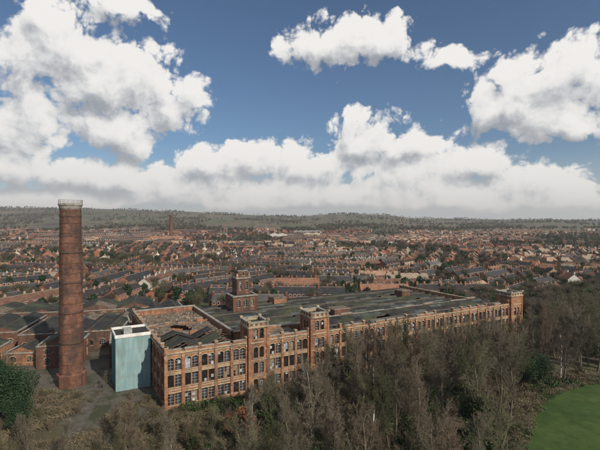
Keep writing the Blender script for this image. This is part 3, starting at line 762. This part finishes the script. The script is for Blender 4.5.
# ---------------------------------------------------------------- lawn, yard, track
lw=MB()
P=[(x,y,.06) for x,y in ed]+[(260,150,.06),(260,0,.06),(30,0,.06)]
lw.poly(P,'lawn'); lw.obj('playing_field')
yd=MB(); yd.poly([(-150,112,.04),(-95,104,.04),(-62,98,.04),(-44,94,.04),(-36,102,.04),(-60,145,.04),(-75,150,.04),(-150,150,.04)],'yard'); yd.obj('mill_yard')
tk=MB(); pth=[(-48,60),(-51,72),(-52.2,80),(-53,88),(-54.2,96),(-56.5,104),(-59,112),(-61,120),(-62,134)]
wd=[1.6,1.9,1.7,2.1,1.8,2.3,2.6,2.4,2.2]
for i in range(8):
    (a,b_),(c,d)=pth[i],pth[i+1]; w0,w1=wd[i],wd[i+1]; tk.poly([(a-w0,b_,.08),(a+w0,b_,.08),(c+w1,d,.08),(c-w1,d,.08)],'track')
tk.obj('access_track')
# ---------------------------------------------------------------- haze : a real thin scattering layer of air
hm=bpy.data.materials.new('thin_haze'); hm.use_nodes=True; nt=hm.node_tree; nt.nodes.clear()
o=nt.nodes.new('ShaderNodeOutputMaterial'); vs_=nt.nodes.new('ShaderNodeVolumeScatter'); vs_.inputs['Density'].default_value=7.5e-5; vs_.inputs['Anisotropy'].default_value=.2; vs_.inputs['Color'].default_value=(.86,.93,1,1)
nt.links.new(vs_.outputs[0],o.inputs['Volume']); M['haze']=hm
hb=MB(); hb.box(-16000,16000,-600,15000,-60,420,'haze'); hb.obj('haze_air')
# ---------------------------------------------------------------- world
w=bpy.data.worlds.new('World'); SC.world=w; w.use_nodes=True; nt=w.node_tree; nt.nodes.clear()
try: w.cycles.sampling_method='MANUAL'; w.cycles.sample_map_resolution=256
except Exception as e: print(e)
SUN_EL=math.radians(34); SUN_AZ=math.radians(138)
out=nt.nodes.new('ShaderNodeOutputWorld'); bg=nt.nodes.new('ShaderNodeBackground'); bg.inputs[1].default_value=.075
sky=nt.nodes.new('ShaderNodeTexSky'); sky.sky_type='NISHITA'; sky.sun_disc=False; sky.sun_elevation=SUN_EL; sky.sun_rotation=SUN_AZ; sky.air_density=1.0; sky.dust_density=.6; sky.ozone_density=2.5
blobs=[(40,58,105,58),(110,88,90,58),(168,102,50,38),(20,118,70,34),(115,140,52,24),(60,12,60,20),(130,6,55,16),
(330,50,62,34),(376,40,50,36),(456,66,34,20),
(530,90,66,46),(578,78,64,50),(498,110,46,26),(560,124,80,28),(645,100,60,56),
(355,136,48,36),(408,150,58,32),(255,158,66,28),(205,165,50,24),(310,168,60,22),(475,165,56,24),(548,182,60,24),
(30,168,110,24),(110,178,110,24),(190,188,120,22),(430,188,130,22),(310,190,130,22),(590,196,100,18),(-60,60,60,60),(-60,160,70,34),(60,203,170,16),(250,203,170,16),(450,205,170,16)]
RW=[-10,20,45,70,95,120,145,165,180,193,205,216]
AZ0=-.86; AZ1=.86; NC=32
def px_of(az): return 300+400*math.tan(az)
def cov(px,py):
    m=-.8
    for (bx,by,rx,ry) in blobs:
        dx=(px-bx)/rx; dy=(by-py)/ry
        dy=max(dy,-1.5*dy); m=max(m,1-math.hypot(dx,dy))
    return m
EL=[math.atan((220-r)/400) for r in RW]
table=[]
for r,el in enumerate(EL):
    row=[]
    for c in range(NC):
        az=AZ0+(AZ1-AZ0)*c/(NC-1); px=px_of(az); py=220-math.tan(el)*400/math.cos(az)
        row.append((cov(px,py)+.8)/1.8)
    table.append(row)
def vm(g,op,a,b=None):
    n=g.nodes.new('ShaderNodeVectorMath'); n.operation=op
    for i,v in enumerate((a,b)):
        if v is None: continue
        if isinstance(v,tuple): n.inputs[i].default_value=v
        else: g.links.new(v,n.inputs[i])
    return n.outputs['Value'] if op in('LENGTH','DOT_PRODUCT') else n.outputs[0]
def ma(g,op,a,b=None,c=None,clamp=False):
    n=g.nodes.new('ShaderNodeMath'); n.operation=op; n.use_clamp=clamp
    for i,v in enumerate((a,b,c)):
        if v is None: continue
        if isinstance(v,(int,float)): n.inputs[i].default_value=v
        else: g.links.new(v,n.inputs[i])
    return n.outputs[0]
def mrg(g,v,a,b_,c=0,d=1,smooth=True):
    q=g.nodes.new('ShaderNodeMapRange'); q.interpolation_type='SMOOTHSTEP' if smooth else 'LINEAR'
    for i,x in enumerate((a,b_,c,d)): q.inputs[i+1].default_value=x
    g.links.new(v,q.inputs[0]); return q.outputs[0]
gr=bpy.data.node_groups.new('cloud_field','ShaderNodeTree')
gr.interface.new_socket('UV',in_out='INPUT',socket_type='NodeSocketVector'); gr.interface.new_socket('H',in_out='OUTPUT',socket_type='NodeSocketFloat'); gr.interface.new_socket('B',in_out='OUTPUT',socket_type='NodeSocketFloat')
gi=gr.nodes.new('NodeGroupInput'); go=gr.nodes.new('NodeGroupOutput')
uv=gi.outputs[0]
nd=gr.nodes.new('ShaderNodeTexNoise'); nd.noise_dimensions='2D'; nd.inputs['Scale'].default_value=9; nd.inputs['Detail'].default_value=2; gr.links.new(uv,nd.inputs['Vector'])
ndc=vm(gr,'SUBTRACT',nd.outputs['Color'],(.5,.5,.5))
uvd=vm(gr,'ADD',uv,vm(gr,'MULTIPLY',ndc,(.07,.04,0)))
s_=gr.nodes.new('ShaderNodeSeparateXYZ'); gr.links.new(uvd,s_.inputs[0])
fa=ma(gr,'DIVIDE',ma(gr,'SUBTRACT',s_.outputs[0],AZ0),AZ1-AZ0); fa=ma(gr,'PINGPONG',fa,1.0)
E0=EL[-1]; E1=EL[0]
fe=ma(gr,'DIVIDE',ma(gr,'SUBTRACT',s_.outputs[1],E0),E1-E0); fe=ma(gr,'PINGPONG',fe,1.0)
def rawramp(stops):
    r=gr.nodes.new('ShaderNodeValToRGB'); e=r.color_ramp.elements
    while len(e)<len(stops): e.new(1.0)
    for i,(p,c) in enumerate(stops): e[i].position=p; e[i].color=(*c,1)
    return r
tot=None
pos=[(EL[r]-E0)/(E1-E0) for r in range(len(RW))]
for g3 in range(0,len(RW),3):
    ra=rawramp([(c/(NC-1),(table[g3][c],table[g3+1][c],table[g3+2][c])) for c in range(NC)]); gr.links.new(fa,ra.inputs[0])
    st=[(pos[r],tuple(1.0 if r==g3+k else 0.0 for k in range(3))) for r in reversed(range(len(RW)))]
    rb=rawramp(st); gr.links.new(fe,rb.inputs[0])
    d=vm(gr,'DOT_PRODUCT',ra.outputs[0],rb.outputs[0]); tot=d if tot is None else ma(gr,'ADD',tot,d)
blob=ma(gr,'MULTIPLY_ADD',tot,1.8,-.75)
n1=gr.nodes.new('ShaderNodeTexNoise'); n1.noise_dimensions='2D'; n1.inputs['Scale'].default_value=9; n1.inputs['Detail'].default_value=8; n1.inputs['Roughness'].default_value=.56
gr.links.new(vm(gr,'MULTIPLY',uv,(1,1.3,1)),n1.inputs['Vector'])
vo=gr.nodes.new('ShaderNodeTexVoronoi'); vo.voronoi_dimensions='2D'; vo.feature='F1'; vo.inputs['Scale'].default_value=20; vo.inputs['Detail'].default_value=3; vo.inputs['Roughness'].default_value=.6
gr.links.new(vm(gr,'ADD',uv,vm(gr,'MULTIPLY',ndc,(.05,.05,.05))),vo.inputs['Vector'])
h=ma(gr,'MULTIPLY_ADD',ma(gr,'SUBTRACT',n1.outputs[0],.5),1.15,blob); h=ma(gr,'MULTIPLY_ADD',ma(gr,'SUBTRACT',.48,vo.outputs['Distance']),.42,h)
gr.links.new(h,go.inputs[0]); gr.links.new(blob,go.inputs[1])
tc=nt.nodes.new('ShaderNodeTexCoord'); sp=nt.nodes.new('ShaderNodeSeparateXYZ'); nt.links.new(tc.outputs['Generated'],sp.inputs[0])
az=ma(nt,'ARCTAN2',sp.outputs[0],sp.outputs[1]); el=ma(nt,'ARCSINE',sp.outputs[2])
cb=nt.nodes.new('ShaderNodeCombineXYZ'); nt.links.new(az,cb.inputs[0]); nt.links.new(el,cb.inputs[1])
def field(v):
    g=nt.nodes.new('ShaderNodeGroup'); g.node_tree=gr; nt.links.new(v,g.inputs[0]); return g.outputs[0],g.outputs[1]
h1,b1=field(cb.outputs[0]); h2,b2=field(vm(nt,'ADD',cb.outputs[0],(.012,.036,0)))
alpha=mrg(nt,h1,-.06,.2)
# light: local relief (small scale) + broad top-lit term (large scale), no hard clamp
rel=ma(nt,'SUBTRACT',h1,h2); brd=ma(nt,'SUBTRACT',b1,b2)
lit=ma(nt,'MULTIPLY_ADD',rel,.62,.60); lit=ma(nt,'MULTIPLY_ADD',brd,.75,lit)
lit=ma(nt,'SUBTRACT',lit,ma(nt,'MULTIPLY',mrg(nt,h2,.0,1.1,smooth=False),.18))
lit=mrg(nt,lit,-.15,1.0,smooth=True)
ccol=ramp(nt,lit,[(0,(4.3,4.6,5.05)),(.25,(5.9,6.1,6.5)),(.5,(8.2,8.3,8.45)),(.78,(11.0,10.9,10.7)),(1,(12.3,12.0,11.6))])
skyc=mix(nt,sky.outputs[0],(.76,.92,1.04),1.0,'MULTIPLY')
hz=mrg(nt,el,-.02,.17,1,0)
ccol=mix(nt,ccol,(7.6,7.9,8.3),ma(nt,'MULTIPLY',hz,.5))
skyc=mix(nt,skyc,(5.9,6.6,7.3),ma(nt,'MULTIPLY',hz,.85))
col=mix(nt,skyc,ccol,ma(nt,'MULTIPLY',alpha,.97))
nt.links.new(col,bg.inputs[0]); nt.links.new(bg.outputs[0],out.inputs[0])
# ---------------------------------------------------------------- sun
sd=bpy.data.lights.new('sun','SUN'); sd.energy=4.9; sd.angle=math.radians(.5); sd.color=(1,.9,.76)
so=bpy.data.objects.new('sun',sd); SC.collection.objects.link(so)
dirv=Vector((math.sin(SUN_AZ)*math.cos(SUN_EL),math.cos(SUN_AZ)*math.cos(SUN_EL),math.sin(SUN_EL)))
so.rotation_euler=dirv.to_track_quat('Z','Y').to_euler()
cd=bpy.data.cameras.new('camera'); cd.lens=24; cd.sensor_width=36; cd.clip_end=40000; cd.clip_start=.5
co=bpy.data.objects.new('camera',cd); SC.collection.objects.link(co); co.location=(0,0,CAMH)
co.rotation_euler=(math.radians(90-.72),0,0); SC.camera=co
SC.view_settings.view_transform='Standard'; SC.view_settings.look='None'; SC.view_settings.exposure=0
